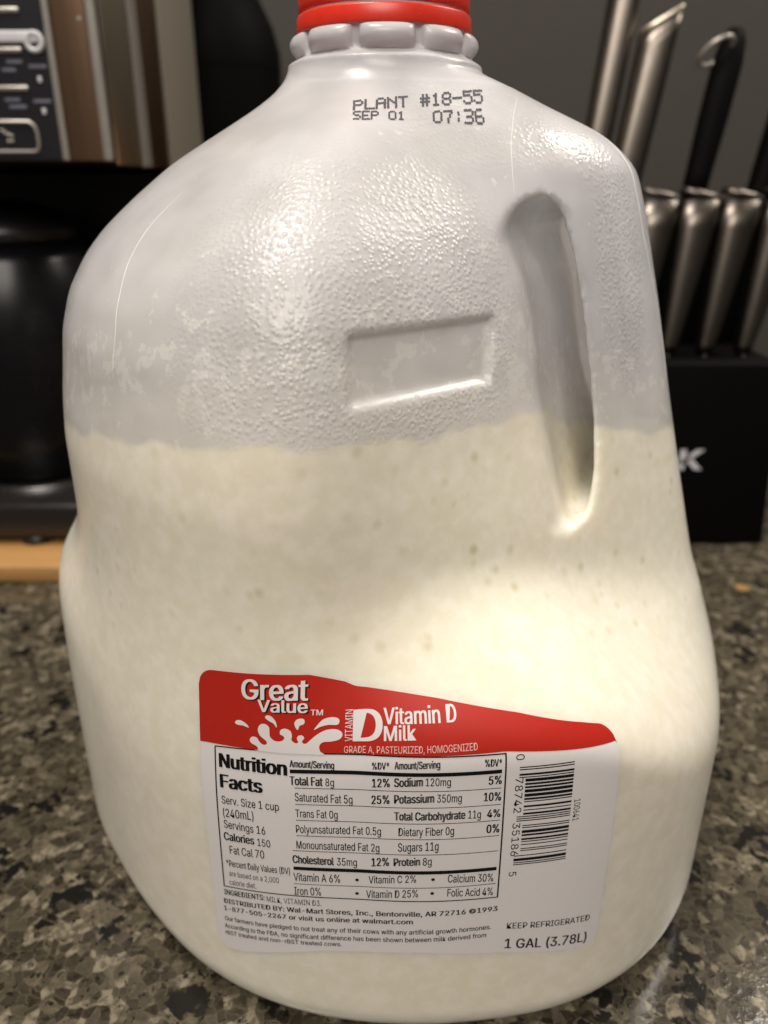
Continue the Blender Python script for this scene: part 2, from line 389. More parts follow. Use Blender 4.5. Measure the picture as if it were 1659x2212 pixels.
pb *= 1-(sstep((P[:, 0]+8)/3)*sstep((24-P[:, 0])/3)*sstep((P[:, 2]-159)/3)*sstep((176-P[:, 2])/3)*(P[:, 1] < 0))
pb *= np.clip((P[:, 2]-zt_+2)/6, 0, 1)
attr(body, 'pebble', pb)
fz = np.clip(P[:, 2]-zt_, 0, 100)
attr(body, 'film', np.where(P[:, 2] > zt_-1, .85*np.exp(-((fz-14)/13.)**2), 0)+.15*zone((30, -40, 178), (14, 20, 30)))
PN, FN = surface_nets(field, (-40, -36, 220.2), (42, 36, 239.5), .5)
PN = refine(field, PN, 3); FN = FN[(PN[FN][:, :, 2].min(1) > P[:, 2].max()-1.3)]
us_, FN = np.unique(FN, return_inverse=True); FN = FN.reshape(-1, 4); PN = PN[us_]
e_ = .1; g_ = np.stack([field(*(PN+d).T)-field(*(PN-d).T) for d in np.eye(3)*e_], 1); PN = PN+.012*g_/np.linalg.norm(g_, axis=1, keepdims=True)
mesh('neck', PN, FN, M['shell'], jug)
def milk_f(x, y, z):
    th = np.arctan2(y, x); r = np.hypot(x, y)
    w = np.clip(r/60., 0, 1)
    top = (1-w)*140+w*plook(MT, th)+.5*np.sin(x*.35+1)*np.cos(y*.3)
    a = field(x, y, z, False)+1.7; b = z-top
    h = np.clip(.5+.5*(a-b)/1.5, 0, 1)
    return a*h+b*(1-h)+1.5*h*(1-h)
P, F = surface_nets(milk_f, (-112, -108, -3), (120, 108, 162), 1.8)
mesh('milk', refine(milk_f, P, 2), F, M['milk'], jug)
# cap
NC = 240
cap = lathe('cap', [(0.1, 254), (17, 254), (19.6, 253.2), (20.6, 251.5), (20.75, 239.2), (20.7, 238.0), (20.45, 237.7), (19.9, 237.6)], M['cap'], jug, NC,
            wob=lambda i, r, z: (.28*(1 if (i//2) % 2 else 0) if 239.5 < z < 252 and r > 20 else 0))
lathe('tamper_band', [(20.35, 237.0), (20.9, 237.1), (21.15, 236.7), (21.25, 235), (21.4, 233.8), (21.3, 233.4), (20.9, 233.3), (20.6, 233.9), (20.35, 236.9)], M['cap'], cap, NC)
# date code, dot matrix
DOT = dict(P='F1,11,11,F1,10,10,10', L='10,10,10,10,10,10,1F', A='0E,11,11,1F,11,11,11', N='11,19,15,13,11,11,11', T='1F,04,04,04,04,04,04', S='0F,10,10,0E,01,01,1E', E='1F,10,10,1E,10,10,1F')
DOT = {'P': '11110 10001 10001 11110 10000 10000 10000', 'L': '10000 10000 10000 10000 10000 10000 11111', 'A': '01110 10001 10001 11111 10001 10001 10001',
       'N': '10001 11001 10101 10011 10001 10001 10001', 'T': '11111 00100 00100 00100 00100 00100 00100', '#': '01010 01010 11111 01010 11111 01010 01010',
       '1': '00100 01100 00100 00100 00100 00100 01110', '8': '01110 10001 10001 01110 10001 10001 01110', '-': '00000 00000 00000 11111 00000 00000 00000',
       '5': '11111 10000 11110 00001 00001 10001 01110', 'S': '01111 10000 10000 01110 00001 00001 11110', 'E': '11111 10000 10000 11110 10000 10000 11111',
       '0': '01110 10001 10001 10001 10001 10001 01110', '7': '11111 00001 00010 00010 00100 00100 00100', ':': '00000 00100 00100 00000 00100 00100 00000',
       '3': '11110 00001 00001 01110 00001 00001 11110', '6': '01110 10000 10000 11110 10001 10001 01110', ' ': '00000 00000 00000 00000 00000 00000 00000'}
def front_y(x, z):
    lo = np.full(len(x), -125.); hi = np.full(len(x), 5.)
    y = lo.copy(); done = np.zeros(len(x), bool)
    for _ in range(260):
        f = field(x, y, z); y = np.where(f > 0, y+np.clip(f*.4, .004, .9), y)
    return y
dots = []
def dotline(s, x0, x1, zb0, zb1, h0, h1):
    n = len(s); pitch = (x1-x0)/(n-.15)
    for i, ch in enumerate(s):
        for r, row in enumerate(DOT[ch].split()):
            for c, bit in enumerate(row):
                if bit == '1':
                    x = x0+pitch*(i+c*.18); u = (x-x0)/(x1-x0)
                    hh = h0+(h1-h0)*u; zb = zb0+(zb1-zb0)*u
                    dots.append((x+random.uniform(-.04, .04), zb+hh*(6-r)/6.+random.uniform(-.04, .04), pitch*.125, max(hh/6.*.72, .2)))
dotline('PLANT #18-55', -6.4, 22.3, 214.75, 217.0, 1.85, 2.7)
dotline('SEP 01', -6.4, 4.6, 212.75, 212.9, 1.55, 1.6)
dotline('07:36', 10.8, 22.2, 212.5, 212.4, 2.2, 3.0)
D = np.array(dots); V = []; F = []
for k in range(6):
    a = k*math.pi/3
    x = D[:, 0]+D[:, 2]*math.cos(a); z = D[:, 1]+D[:, 3]*math.sin(a)
    V.append(np.stack([x, front_y(x, z), z], 1))
V = np.stack(V, 1).reshape(-1, 3)
def outward(P, d, fn=field):
    e = .1
    g = np.stack([fn(*(P+q).T)-fn(*(P-q).T) for q in np.eye(3)*e], 1)
    return P+d*g/np.linalg.norm(g, axis=1, keepdims=True)
V = outward(V, .10); F = [tuple(range(i*6, i*6+6)) for i in range(len(D))]
mesh('date_code', V, F, M['grey'], jug, smooth=False)
# thin raised seams of the mould
def seam(pts, r=.13):
    p = np.array(pts, float)
    t = np.linspace(0, len(p)-1, 60); q = np.stack([np.interp(t, np.arange(len(p)), p[:, i]) for i in range(3)], 1)
    k = np.ones(7)/7
    for i in range(3): q[:, i] = np.convolve(np.pad(q[:, i], 3, mode='edge'), k, 'valid')
    q = outward(refine(field, q, 4), .02)
    return tube('mold_seam', q, .6*r*np.sin(np.linspace(.12, math.pi-.12, 60))**.6, M['seam'], jug, 6)
seam([(-42.3,-42.2,199.1),(-49,-45.8,192.7),(-53.2,-51,185.7),(-54.7,-56,178.8),(-55.2,-59.7,171.9),(-56.4,-61.7,161.8)])
seam([(45.6,-13.3,214.1),(54.3,-11.5,210.4),(58.4,-14.8,205.6),(61.7,-16.5,197.9),(64.9,-16.9,187.2),(69.1,-15.8,175.9),(74.3,-13.4,161.3),(76.2,-14.9,151.7)], .2)
seam([(31.4,-14.7,219.5),(29,-26,214.3),(27.7,-33.1,208.4),(27.8,-37.3,202.7),(28.3,-39.8,197.7)], .14)
# ---------------------------------------------------------------- label
_t = np.radians(np.arange(-150, -29.9, .25)); _r = plook(LOW, _t)
_s = np.concatenate([[0], np.cumsum(np.hypot(np.diff(_r*np.cos(_t)), np.diff(_r*np.sin(_t))))]); _s -= np.interp(R(-90), _t, _s)
def lab3(s, z, off):
    s = np.asarray(s, float); z = np.asarray(z, float)
    th = np.interp(s, _s, _t); zz = z-6*np.clip((-s-4)/35, 0, 3)**1.6
    r = radius(th, zz, False)
    return outward(np.stack([r*np.cos(th), r*np.sin(th), zz], 1), off, lambda x, y, q: field(x, y, q, False))
def spline(pts, x):
    p = np.array(pts); y = np.interp(x, p[:, 0], p[:, 1]); return y
LN = {'box_tl': [-38.97, 92.36], 'box_tr': [25.68, 91.27], 'box_bl': [-39.73, 51.33], 'box_br': [25.7, 51.65], 'bar1_l0': [-20.4, 87.4], 'bar1_l1': [-20.42, 86.52], 'bar1_r0': [24.87, 87.67], 'bar1_r1': [24.84, 86.77], 'bar2_l0': [-20.6, 60.53], 'bar2_l1': [-20.65, 59.52], 'bar2_r0': [24.98, 61.0], 'bar2_r1': [24.97, 59.94], 'l1': [-19.42, 82.76], 'l1r': [24.91, 82.93], 'l2': [-19.39, 78.4], 'l2r': [24.97, 78.58], 'l3': [-19.43, 74.05], 'l3r': [25.0, 74.3], 'l4': [-19.48, 69.67], 'l4r': [25.01, 70.01], 'l5': [-20.54, 65.27], 'l5r': [25.06, 65.65], 'l6': [-20.72, 55.23], 'l6r': [25.04, 55.96], 'dot1': [-6.01, 57.41], 'dot2': [10.87, 58.27], 'dot3': [-6.07, 53.28], 'dot4': [10.79, 54.07], 'bc_tl': [28.66, 87.9], 'bc_tr': [40.54, 87.57], 'bc_bl': [28.76, 60.88], 'bc_br': [40.94, 59.97], 'bc0': [28.29, 90.24], 'bc7': [28.44, 85.1], 'bc42': [28.41, 75.82], 'bc35': [28.55, 73.34], 'bc86': [28.4, 63.66], 'bc5': [28.41, 58.84], 'n1': [42.3, 77.24], 'n2': [42.56, 71.31], 'red_l0': [-41.32, 93.18], 'red_l1': [-28.57, 91.94], 'red_m': [-12.97, 91.12], 'red_r': [-6.03, 91.07], 'red_r2': [25.7, 91.71], 'red_r3': [51.17, 88.99], 'top0': [-42.22, 108.26], 'top1': [-41.23, 110.21], 'top2': [-38.94, 110.88], 'top3': [-24.69, 109.49], 'top4': [-16.21, 108.54], 'top5': [-8.71, 106.14], 'top6': [-6.3, 104.94], 'top7': [11.79, 101.88], 'top8': [29.82, 98.12], 'top9': [44.94, 94.12], 'top10': [50.21, 92.52], 'top11': [51.88, 89.83], 'bot0': [-43.16, 38.12], 'bot1': [-42.73, 30.86], 'bot2': [-41.64, 30.45], 'bot3': [-36.52, 29.61], 'bot4': [-14.3, 34.06], 'bot5': [7.63, 35.07], 'bot6': [27.85, 33.23], 'bot7': [48.1, 29.37], 'bot8': [50.23, 30.7], 'bot9': [50.71, 34.39], 'redge': [50.25, 70.25], 'ledge': [-41.42, 64.82]}
def ln(pre, rng, a, b):
    p = sorted([tuple(a)]+[tuple(LN[pre+str(i)]) for i in rng]+[tuple(b)]); return [x for x, _ in p], [y for _, y in p]
SL, SR = LN['bot0'][0]-.1, LN['top11'][0]+.6
sx = np.concatenate([np.linspace(SL, SL+4.2, 12), np.linspace(SL+5, SR-4.6, 100), np.linspace(SR-4, SR, 12)])
def corner(y, up):
    # rounded corners at both ends
    r = 3.6
    for d in (sx-SL, SR-sx):
        k = np.clip(1-d/r, 0, 1); y = y-up*r*(1-np.sqrt(1-k*k))
    return y
top = corner(np.interp(sx, *ln('top', range(2, 11), (SL, LN['top2'][1]+.2), (SR, LN['top10'][1]-.6))), 1)
bot = corner(np.interp(sx, *ln('bot', range(3, 8), (SL, LN['bot3'][1]+.2), (SR, LN['bot7'][1]-.4))), -1)
mp = sorted([tuple(LN[k]) for k in LN if k.startswith('red_')]+[(SL, LN['red_l0'][1]+.1), (SR, LN['red_r3'][1]-.1)])
mid = np.interp(sx, [x for x, _ in mp], [y for _, y in mp])
mid = np.minimum(mid, top-.01)
def strip(name, lo, hi, off, mat, parent, rows):
    V = []; F = []; n = len(sx)
    for j in range(rows+1):
        V.append(lab3(sx, lo+(hi-lo)*j/rows, off))
    V = np.concatenate(V)
    for j in range(rows):
        for i in range(n-1): F.append((j*n+i, j*n+i+1, (j+1)*n+i+1, (j+1)*n+i))
    return mesh(name, V, F, mat, parent)
label = strip('label', bot, top, .16, M['paper'], jug, 60)
label['label'] = 'white paper label with red banner, nutrition table and barcode'
strip('red_banner', mid, top, .22, M['red'], label, 20)
try: FONT = bpy.data.fonts.load(bpy.utils.system_resource('DATAFILES', path='fonts')+'/Inter.woff2')   # ships with Blender
except Exception: FONT = None
def text2d(body, bold=0.):
    c = bpy.data.curves.new('t', 'FONT'); c.body = body; c.offset = bold; c.resolution_u = 3
    if FONT: c.font = FONT
    o = bpy.data.objects.new('t', c); COL.objects.link(o)
    dg = bpy.context.evaluated_depsgraph_get(); me = bpy.data.meshes.new_from_object(o.evaluated_get(dg))
    v = np.array([p.co[:2] for p in me.vertices]); f = [tuple(p.vertices) for p in me.polygons]
    bpy.data.objects.remove(o); bpy.data.curves.remove(c); bpy.data.meshes.remove(me)
    return v, f
CAPH = text2d('H')[0][:, 1].max()
class Print:
    def __init__(s): s.V = []; s.F = []; s.n = 0
    def add(s, v, f):
        v = np.asarray(v, float); v = v if v.shape[1] == 3 else np.concatenate([v, np.zeros((len(v), 1))], 1)
        s.V.append(v); s.F += [tuple(i+s.n for i in q) for q in f]; s.n += len(v)
    def text(s, body, s0, z0, s1, z1, h, bold=0., dx=0, dz=0):
        v, f = text2d(body)
        a = (v[:, 0]-v[:, 0].min())/(v[:, 0].max()-v[:, 0].min())
        k = bold*h
        for j, e in enumerate((0,) if k < .02 else ((-1, 1) if k < .25 else (-1, 0, 1))):
            s.add(np.stack([s0+(s1-s0)*a+dx+e*k, z0+(z1-z0)*a+v[:, 1]/CAPH*h+dz, np.full(len(a), .012*j)], 1), f)
    def vtext(s, body, s0, z0, s1, z1, up=True):
        # turned lettering: fills s0..s1 across, z0..z1 along
        v, f = text2d(body)
        a = (v[:, 0]-v[:, 0].min())/(v[:, 0].max()-v[:, 0].min()); b = v[:, 1]/CAPH
        if up: s.add(np.stack([s1+(s0-s1)*b, z0+(z1-z0)*a], 1), f)
        else: s.add(np.stack([s0+(s1-s0)*b, z1+(z0-z1)*a], 1), f)
    def bar(s, s0, za, s1, zb, h):
        n = max(2, int(abs(s1-s0)/1.5)+1); x = np.linspace(s0, s1, n); z = np.linspace(za, zb, n)
        v = np.concatenate([np.stack([x, z-h/2], 1), np.stack([x, z+h/2], 1)])
        s.add(v, [(i, i+1, n+i+1, n+i) for i in range(n-1)])
    def vbar(s, x, z0, z1, w, x1=None):
        x1 = x if x1 is None else x1
        n = 24; z = np.linspace(z0, z1, n); xx = np.linspace(x, x1, n)
        s.add(np.concatenate([np.stack([xx-w/2, z], 1), np.stack([xx+w/2, z], 1)]), [(i, n+i, n+i+1, i+1) for i in range(n-1)])
    def poly(s, pts, dx=0, dz=0):
        # smooth closed outline, filled
        p = np.array(pts, float); n = len(p); q = []
        for i in range(n):
            a, b, c, d = p[i-1], p[i], p[(i+1) % n], p[(i+2) % n]
            for k in range(4):
                t = k/4.; q.append(.5*(2*b+(c-a)*t+(2*a-5*b+4*c-d)*t*t+(3*b-a-3*c+d)*t**3))
        bm = bmesh.new(); vs = [bm.verts.new((x+dx, z+dz, 0)) for x, z in q]; bm.faces.new(vs)
        bmesh.ops.triangulate(bm, faces=bm.faces, ngon_method='EAR_CLIP'); bm.verts.index_update()
        s.add(np.array([v.co[:2] for v in bm.verts]), [tuple(v.index for v in f.verts) for f in bm.faces]); bm.free()
    def build(s, name, mat, off, parent=label):
        v = np.concatenate(s.V)
        bm = bmesh.new(); vs = [bm.verts.new(tuple(x)) for x in v]
        for f in s.F:
            try: bm.faces.new([vs[i] for i in f])
            except ValueError: pass
        bmesh.ops.triangulate(bm, faces=bm.faces)
        for _ in range(4):
            le = [e for e in bm.edges if (e.verts[0].co-e.verts[1].co).length > 1.6]
            if not le: break
            bmesh.ops.subdivide_edges(bm, edges=le, cuts=1); bmesh.ops.triangulate(bm, faces=[f for f in bm.faces if len(f.verts) > 3])
        bm.verts.index_update(); v = np.array([tuple(x.co) for x in bm.verts]); s.F = [tuple(x.index for x in f.verts) for f in bm.faces]; bm.free()
        o = mesh(name, lab3(v[:, 0], v[:, 1], off+v[:, 2:3]), s.F, mat, parent, smooth=False)
        return o
TX = [
    ('Great', -31.46, 104.18, -16.61, 103.11, 4.62, 3),
    ('Value', -27.67, 101.14, -16.55, 100.43, 2.79, 3),
    ('TM', -15.78, 99.87, -13.17, 99.72, 1.21, 2),
    ('D', -6.34, 94.09, -0.56, 94.27, 6.31, 2),
    ('Vitamin D', -0.02, 97.62, 15.66, 97.79, 2.99, 1.5),
    ('Milk', 0.09, 94.37, 6.75, 94.68, 2.88, 1.5),
    ('GRADE A, PASTEURIZED, HOMOGENIZED', -8.43, 91.56, 19.69, 92.47, 1.47, 0.3),
    ('Nutrition', -37.79, 87.03, -21.24, 85.85, 3.59, 4),
    ('Facts', -37.79, 81.55, -27.2, 80.99, 3.61, 4),
    ('Serv. Size 1 cup', -37.91, 77.06, -23.28, 76.36, 2.2, 0),
    ('(240mL)', -37.83, 73.24, -29.72, 73.15, 2.43, 0),
    ('Servings 16', -37.87, 69.98, -26.98, 69.23, 2.32, 0),
    ('Calories', -38.16, 66.27, -30.07, 66.0, 2.38, 2),
    ('150', -29.17, 65.79, -25.96, 65.57, 2.15, 0),
    ('Fat Cal 70', -36.95, 62.24, -27.71, 62.05, 2.42, 0),
    ('*Percent Daily Values (DV)', -38.32, 58.09, -21.53, 57.98, 2.01, 0),
    ('are based on a 2,000', -37.8, 55.02, -24.43, 54.9, 1.7, 0),
    ('calorie diet.', -37.99, 52.12, -30.5, 52.24, 1.72, 0),
    ('Amount/Serving', -20.39, 88.0, -10.6, 87.78, 1.7, 2.2),
    ('Total Fat', -20.41, 83.54, -13.17, 83.45, 2.2, 2.2),
    ('8g', -12.5, 83.47, -10.64, 83.47, 1.96, 0),
    ('Saturated Fat 5g', -19.43, 79.3, -6.73, 79.0, 2.22, 0),
    ('Trans Fat 0g', -19.45, 74.91, -10.02, 74.84, 2.14, 0),
    ('Polyunsaturated Fat 0.5g', -19.5, 70.49, -0.65, 70.76, 2.19, 0),
    ('Monounsaturated Fat 2g', -19.59, 65.93, -1.01, 66.04, 2.25, 0),
    ('Cholesterol', -20.63, 61.59, -11.2, 61.51, 2.32, 2.2),
    ('35mg', -10.45, 61.52, -5.99, 61.53, 2.21, 0),
    ('Vitamin A 6%', -20.7, 56.19, -9.86, 56.33, 2.39, 0),
    ('Iron 0%', -20.75, 51.8, -14.38, 52.04, 2.41, 0),
    ('%DV*', -2.48, 88.0, 1.08, 88.26, 1.63, 1.5),
    ('Amount/Serving', 2.27, 88.32, 11.7, 88.75, 1.73, 2.2),
    ('%DV*', 21.23, 88.59, 24.78, 88.48, 1.72, 1.5),
    ('12%', -2.49, 83.59, 1.18, 83.89, 2.15, 1.5),
    ('25%', -2.62, 79.18, 1.12, 79.49, 2.24, 1.5),
    ('12%', -2.71, 61.75, 1.06, 62.16, 2.38, 1.5),
    ('Sodium', 2.21, 83.93, 8.12, 84.28, 2.2, 2.2),
    ('120mg', 8.77, 84.28, 14.05, 84.25, 2.0, 0),
    ('Potassium', 2.23, 79.58, 10.56, 80.01, 2.23, 2.2),
    ('350mg', 11.25, 79.96, 16.48, 79.91, 2.1, 0),
    ('Total Carbohydrate', 2.25, 75.08, 17.33, 75.36, 2.2, 2.2),
    ('11g', 18.04, 75.35, 20.76, 75.21, 2.16, 0),
    ('4%', 22.18, 75.26, 24.96, 75.19, 2.12, 1.5),
    ('5%', 22.16, 83.96, 24.86, 84.0, 2.19, 1.5),
    ('10%', 21.28, 79.72, 24.92, 79.63, 2.24, 1.5),
    ('0%', 22.23, 70.95, 24.96, 70.92, 2.31, 1.5),
    ('Dietary Fiber 0g', 3.15, 70.78, 15.08, 71.07, 2.25, 0),
    ('Sugars 11g', 3.07, 66.36, 11.84, 66.81, 2.4, 0),
    ('Protein', 2.2, 62.13, 7.84, 62.49, 2.23, 2.2),
    ('8g', 8.52, 62.44, 10.44, 62.52, 2.22, 0),
    ('Vitamin C 2%', -3.4, 56.58, 7.1, 57.41, 2.21, 0),
    ('Calcium 30%', 14.19, 57.26, 24.37, 56.69, 2.34, 0),
    ('Vitamin D 25%', -3.98, 52.08, 7.61, 52.94, 2.31, 0),
    ('Folic Acid 4%', 14.21, 52.98, 24.53, 52.42, 2.35, 0),
    ('INGREDIENTS:', -39.95, 48.54, -28.52, 48.84, 1.7, 1.2),
    ('MILK, VITAMIN D3.', -27.95, 48.58, -14.38, 48.7, 1.7, 0),
    ('DISTRIBUTED BY: Wal-Mart Stores, Inc., Bentonville, AR 72716 ©1993', -40.25, 45.6, 25.9, 47.3, 1.5, 2),
    ('1-877-505-2267 or visit us online at walmart.com', -40.53, 43.1, 6.56, 44.4, 1.45, 2),
    ('Our farmers have pledged to not treat any of their cows with any artificial growth hormones.', -40.63, 39.6, 24.74, 41.6, 1.45, 0.6),
    ('According to the FDA, no significant difference has been shown between milk derived from', -40.91, 37.0, 23.74, 39.1, 1.45, 0.6),
    ('rBST treated and non-rBST treated cows.', -40.96, 34.7, -9.92, 36.0, 1.35, 0.6),
    ('KEEP REFRIGERATED', 28.53, 41.11, 49.64, 38.26, 1.87, 0),
    ('1 GAL (3.78L)', 28.43, 34.66, 49.49, 31.14, 3.13, 0.8)]
SPL = {'drop1': [[-33.41, 98.36], [-32.99, 99.02], [-31.96, 99.04], [-30.96, 98.52], [-30.3, 97.96], [-30.01, 97.33], [-31.31, 97.78], [-32.49, 97.91]], 'drop2': [[-26.03, 99.72], [-25.63, 100.24], [-24.69, 100.01], [-23.77, 99.07], [-23.39, 98.14], [-23.39, 97.37], [-24.07, 98.3], [-25.16, 98.94]], 'drop3': [[-19.35, 98.26], [-18.79, 99.07], [-17.62, 99.23], [-17.08, 98.71], [-17.3, 97.98], [-18.18, 97.63], [-18.55, 96.74], [-19.07, 97.29]], 'drop4': [[-14.99, 96.65], [-14.23, 97.72], [-13.09, 98.81], [-11.37, 99.2], [-9.93, 98.93], [-9.54, 98.23], [-10.04, 97.56], [-11.91, 97.63], [-13.64, 97.27]], 'splash': [[-28.57, 91.94], [-27.75, 92.07], [-28.07, 92.88], [-29.37, 93.64], [-29.75, 94.44], [-29.18, 95.17], [-28.04, 94.98], [-27.4, 94.03], [-26.61, 93.34], [-25.71, 93.43], [-25.8, 94.22], [-27.23, 95.47], [-27.76, 96.9], [-27.21, 98.07], [-26.1, 98.23], [-25.16, 97.54], [-25.0, 96.44], [-24.85, 95.19], [-23.76, 94.25], [-22.37, 94.17], [-21.61, 94.73], [-21.76, 95.35], [-22.53, 95.82], [-22.47, 96.74], [-21.47, 97.1], [-20.26, 96.56], [-19.86, 95.49], [-19.94, 94.42], [-19.03, 93.71], [-18.44, 93.95], [-18.74, 94.72], [-18.45, 95.41], [-17.56, 95.46], [-17.11, 94.85], [-17.55, 94.25], [-17.39, 93.7], [-16.65, 93.64], [-15.63, 94.54], [-14.19, 95.69], [-12.46, 96.52], [-10.45, 96.68], [-9.15, 96.15], [-8.85, 95.3], [-9.55, 94.46], [-11.26, 94.04], [-13.0, 93.91], [-13.8, 93.03], [-13.56, 91.82], [-12.83, 91.12], [-17.09, 91.18], [-23.16, 91.4]]}
def wt(b): return .016*b
logo = Print(); shad = Print(); name_ = Print(); small = Print(); facts = Print(); foot = Print(); vol = Print()
for body_, s0, z0, s1, z1, h, b in TX[:2]:
    shad.text(body_, s0, z0, s1, z1, h, .045, .34, -.26)
    logo.text(body_, s0, z0, s1, z1, h, .045)
logo.text(*TX[2][:6], .03)
for r in TX[3:6]: name_.text(*r[:6], wt(r[6])*1.4)
name_.vtext('VITAMIN', -8.3, TX[3][2], -6.7, TX[3][2]+TX[3][5]+.1, True)
small.text(*TX[6][:6], 0)
for r in TX[7:]:
    tgt = vol if r[0].startswith(('KEEP', '1 GAL')) else (foot if r[2] < 50 and r[1] < -20 or r[0].startswith('MILK') else facts)
    tgt.text(*r[:6], wt(r[6])+.011)
shad.build('brand_shadow', M['ink'], .28); logo.build('brand_lettering', M['white'], .34)
name_.build('product_lettering', M['white'], .30); small.build('grade_lettering', M['pink'], .30)
facts.build('nutrition_text', M['ink'], .24); foot.build('ingredients_text', M['ink'], .24); vol.build('volume_text', M['ink'], .24)
sp = Print()
for k in SPL: sp.poly(SPL[k])
sp.build('splash_emblem', M['white'], .29)
tb = Print()
def lb(p, q_, h, d0=0., d1=0.): tb.bar(p[0]+d0, p[1], q_[0]+d1, q_[1], h)
lb(LN['box_tl'], (-12, LN['box_tr'][1]), .30); lb((-12, LN['box_tr'][1]), LN['box_tr'], .30, 0, .15); lb(LN['box_bl'], LN['box_br'], .30, -.15, .15)
tb.vbar(LN['box_tl'][0], LN['box_tl'][1], LN['box_bl'][1], .34, LN['box_bl'][0]); tb.vbar(LN['box_tr'][0], LN['box_tr'][1], LN['box_br'][1], .34, LN['box_br'][0])
av = lambda a_, b_: (a_[0], (a_[1]+b_[1])/2)
lb(av(LN['bar1_l0'], LN['bar1_l1']), av(LN['bar1_r0'], LN['bar1_r1']), .95); lb(av(LN['bar2_l0'], LN['bar2_l1']), av(LN['bar2_r0'], LN['bar2_r1']), 1.0)
for k in '123456': lb(LN['l'+k], LN['l'+k+'r'], .17)
for k in '1234':
    x, z = LN['dot'+k]
    tb.poly([(x+.42*math.cos(a), z+.42*math.sin(a)) for a in np.arange(0, 6.2, .785)])
tb.build('nutrition_table', M['ink'], .25)
# barcode 0 78742 35186 5, bars run across, code reads downwards
LC = ['0001101', '0011001', '0010011', '0111101', '0100011', '0110001', '0101111', '0111011', '0110111', '0001011']
code = '101'+''.join(LC[int(c)] for c in '078742')+'01010'+''.join(''.join('10'[int(b)] for b in LC[int(c)]) for c in '351865')+'101'
bc = Print(); zt, zb_ = LN['bc_tl'][1], LN['bc_bl'][1]; mw = (zt-zb_)/len(code); i = 0
while i < len(code):
    if code[i] == '1':
        j = i
        while j < len(code) and code[j] == '1': j += 1
        lng = i < 10 or j > len(code)-10 or 44 < i < 51
        z = zt-mw*(i+j)/2
        bc.bar(28.7 if lng else 30.1, z, 41.0, z-.35, mw*(j-i)*.92); i = j
    else: i += 1
bc.build('barcode', M['ink'], .25)
bd = Print()
bx = LN['bc42'][0]-.5
bd.vtext('0', bx, LN['bc0'][1]-.7, bx+1.8, LN['bc0'][1]+.6, False); bd.vtext('78742', bx, LN['bc42'][1], bx+1.7, LN['bc7'][1], False); bd.vtext('35186', bx, LN['bc86'][1], bx+1.7, LN['bc35'][1]-.3, False)
bd.vtext('5', bx, LN['bc5'][1]-1.2, bx+1.7, LN['bc5'][1]+.1, False); bd.vtext('100641', 41.7, LN['n2'][1], 43.2, LN['n1'][1], False)
bd.build('barcode_digits', M['ink'], .26)
# ---------------------------------------------------------------- wooden board and coffee maker
rbox('cutting_board', (-430, 151, 0), (30, 440, 11), 2.2, M['wood'])
tag(bpy.data.objects['cutting_board'], 'thin tan wooden board under the black coffee maker', 'cutting board')
cm = thing('coffee_maker', 'black and steel drip coffee maker with button panel standing on wooden board', 'coffee maker')
rbox('base', (-330, 176, 15.5), (-96, 395, 36), 3, M['plate'], cm)
for x in (-310, -200, -118):
    for y in (185, 380): lathe('foot', [(0.1, 15.6), (9, 15.6), (9, 11.05), (.1, 11.05)], M['black'], cm, 20, (x, y))
lathe('warming_plate', [(.1, 40), (48, 40), (52, 39), (53, 36.1)], M['plate'], cm, 64, (-214, 244))
rbox('rear_column', (-330, 305, 36.2), (-126.5, 395, 209.5), 4, M['black'], cm)
rbox('head', (-330, 176, 209.8), (-127, 372, 420), 3, M['black'], cm)
pn = rbox('control_panel', (-330, 173.6, 210.6), (-149.2, 177, 420), .8, M['panel'], cm)
rbox('trim_strip', (-149, 172.8, 210.4), (-145.8, 177, 420), .8, M['silver'], cm)
rbox('front_strip', (-145.6, 173.4, 210.4), (-130.2, 177, 420), .6, M['bronze'], cm)
rbox('trim_strip', (-130, 172.6, 210.2), (-126.0, 177.5, 420), 1.0, M['silver'], cm)
loft('side_panel', [((-126.2+dx, (180+221)/2, z), (1.6, 0, 0), (0, 20, 0)) for z, dx in ((209, 0), (300, 0), (420, 0))], M['steel'], cm, 32, 2.2)
rbox('side_seam', (-127.5, 223, 208.6), (-125.2, 238, 420), .8, M['silver'], cm)
loft('side_panel', [((-126.8, 259, z), (1.3, 0, 0), (0, 19, 0)) for z in (208.8, 300, 420)], M['bronze'], cm, 32, 2.2)
rbox('side_panel', (-127.6, 281, 208.6), (-125.6, 371, 420), .8, M['beige'], cm)
lathe('indicator_lamp', [(.05, 0), (.9, 0)], M['silver'], cm, 12)
il = bpy.data.objects['indicator_lamp']; il.rotation_euler = (R(90), 0, 0); il.location = tuple(x*S for x in (-133, 173.2, 267))
def pill(x0, x1, z, h):
    o = rbox('button', (x0, 172.4, z-h/2), (x1, 173.9, z+h/2), h*.42, M['silver'], cm)
for x1, z in ((-158.6, 270.1), (-160, 255), (-159.8, 240.1)): pill(-190, x1, z, 2.1)
rod = rbox('latch_bar', (-190, 172.3, 257.6), (-152, 173.9, 262.4), 1.6, M['letter'], cm)
tube('latch_ring', [(-153.9+3.4*math.cos(a), 172.8, 258.0+3.4*math.sin(a)) for a in np.linspace(0, 2*math.pi, 28, endpoint=False)], 1.25, M['letter'], cm, closed=True)
for x, z, w in ((-164.4, 250.4, 7), (-154.2, 248.6, 8), (-167.4, 247.2, 6), (-168, 235.4, 7), (-154.6, 234.8, 8), (-166, 232.6, 8)):
    rbox('button_caption', (x-w/2, 173.3, z-.75), (x+w/2, 173.7, z+.75), .15, M['btext'], cm)
for x, z in ((-154.2, 243.5), (-154.4, 230.8)): rbox('button_lamp', (x-.9, 173.0, z-1.3), (x+.9, 173.8, z+1.3), .6, M['letter'], cm)
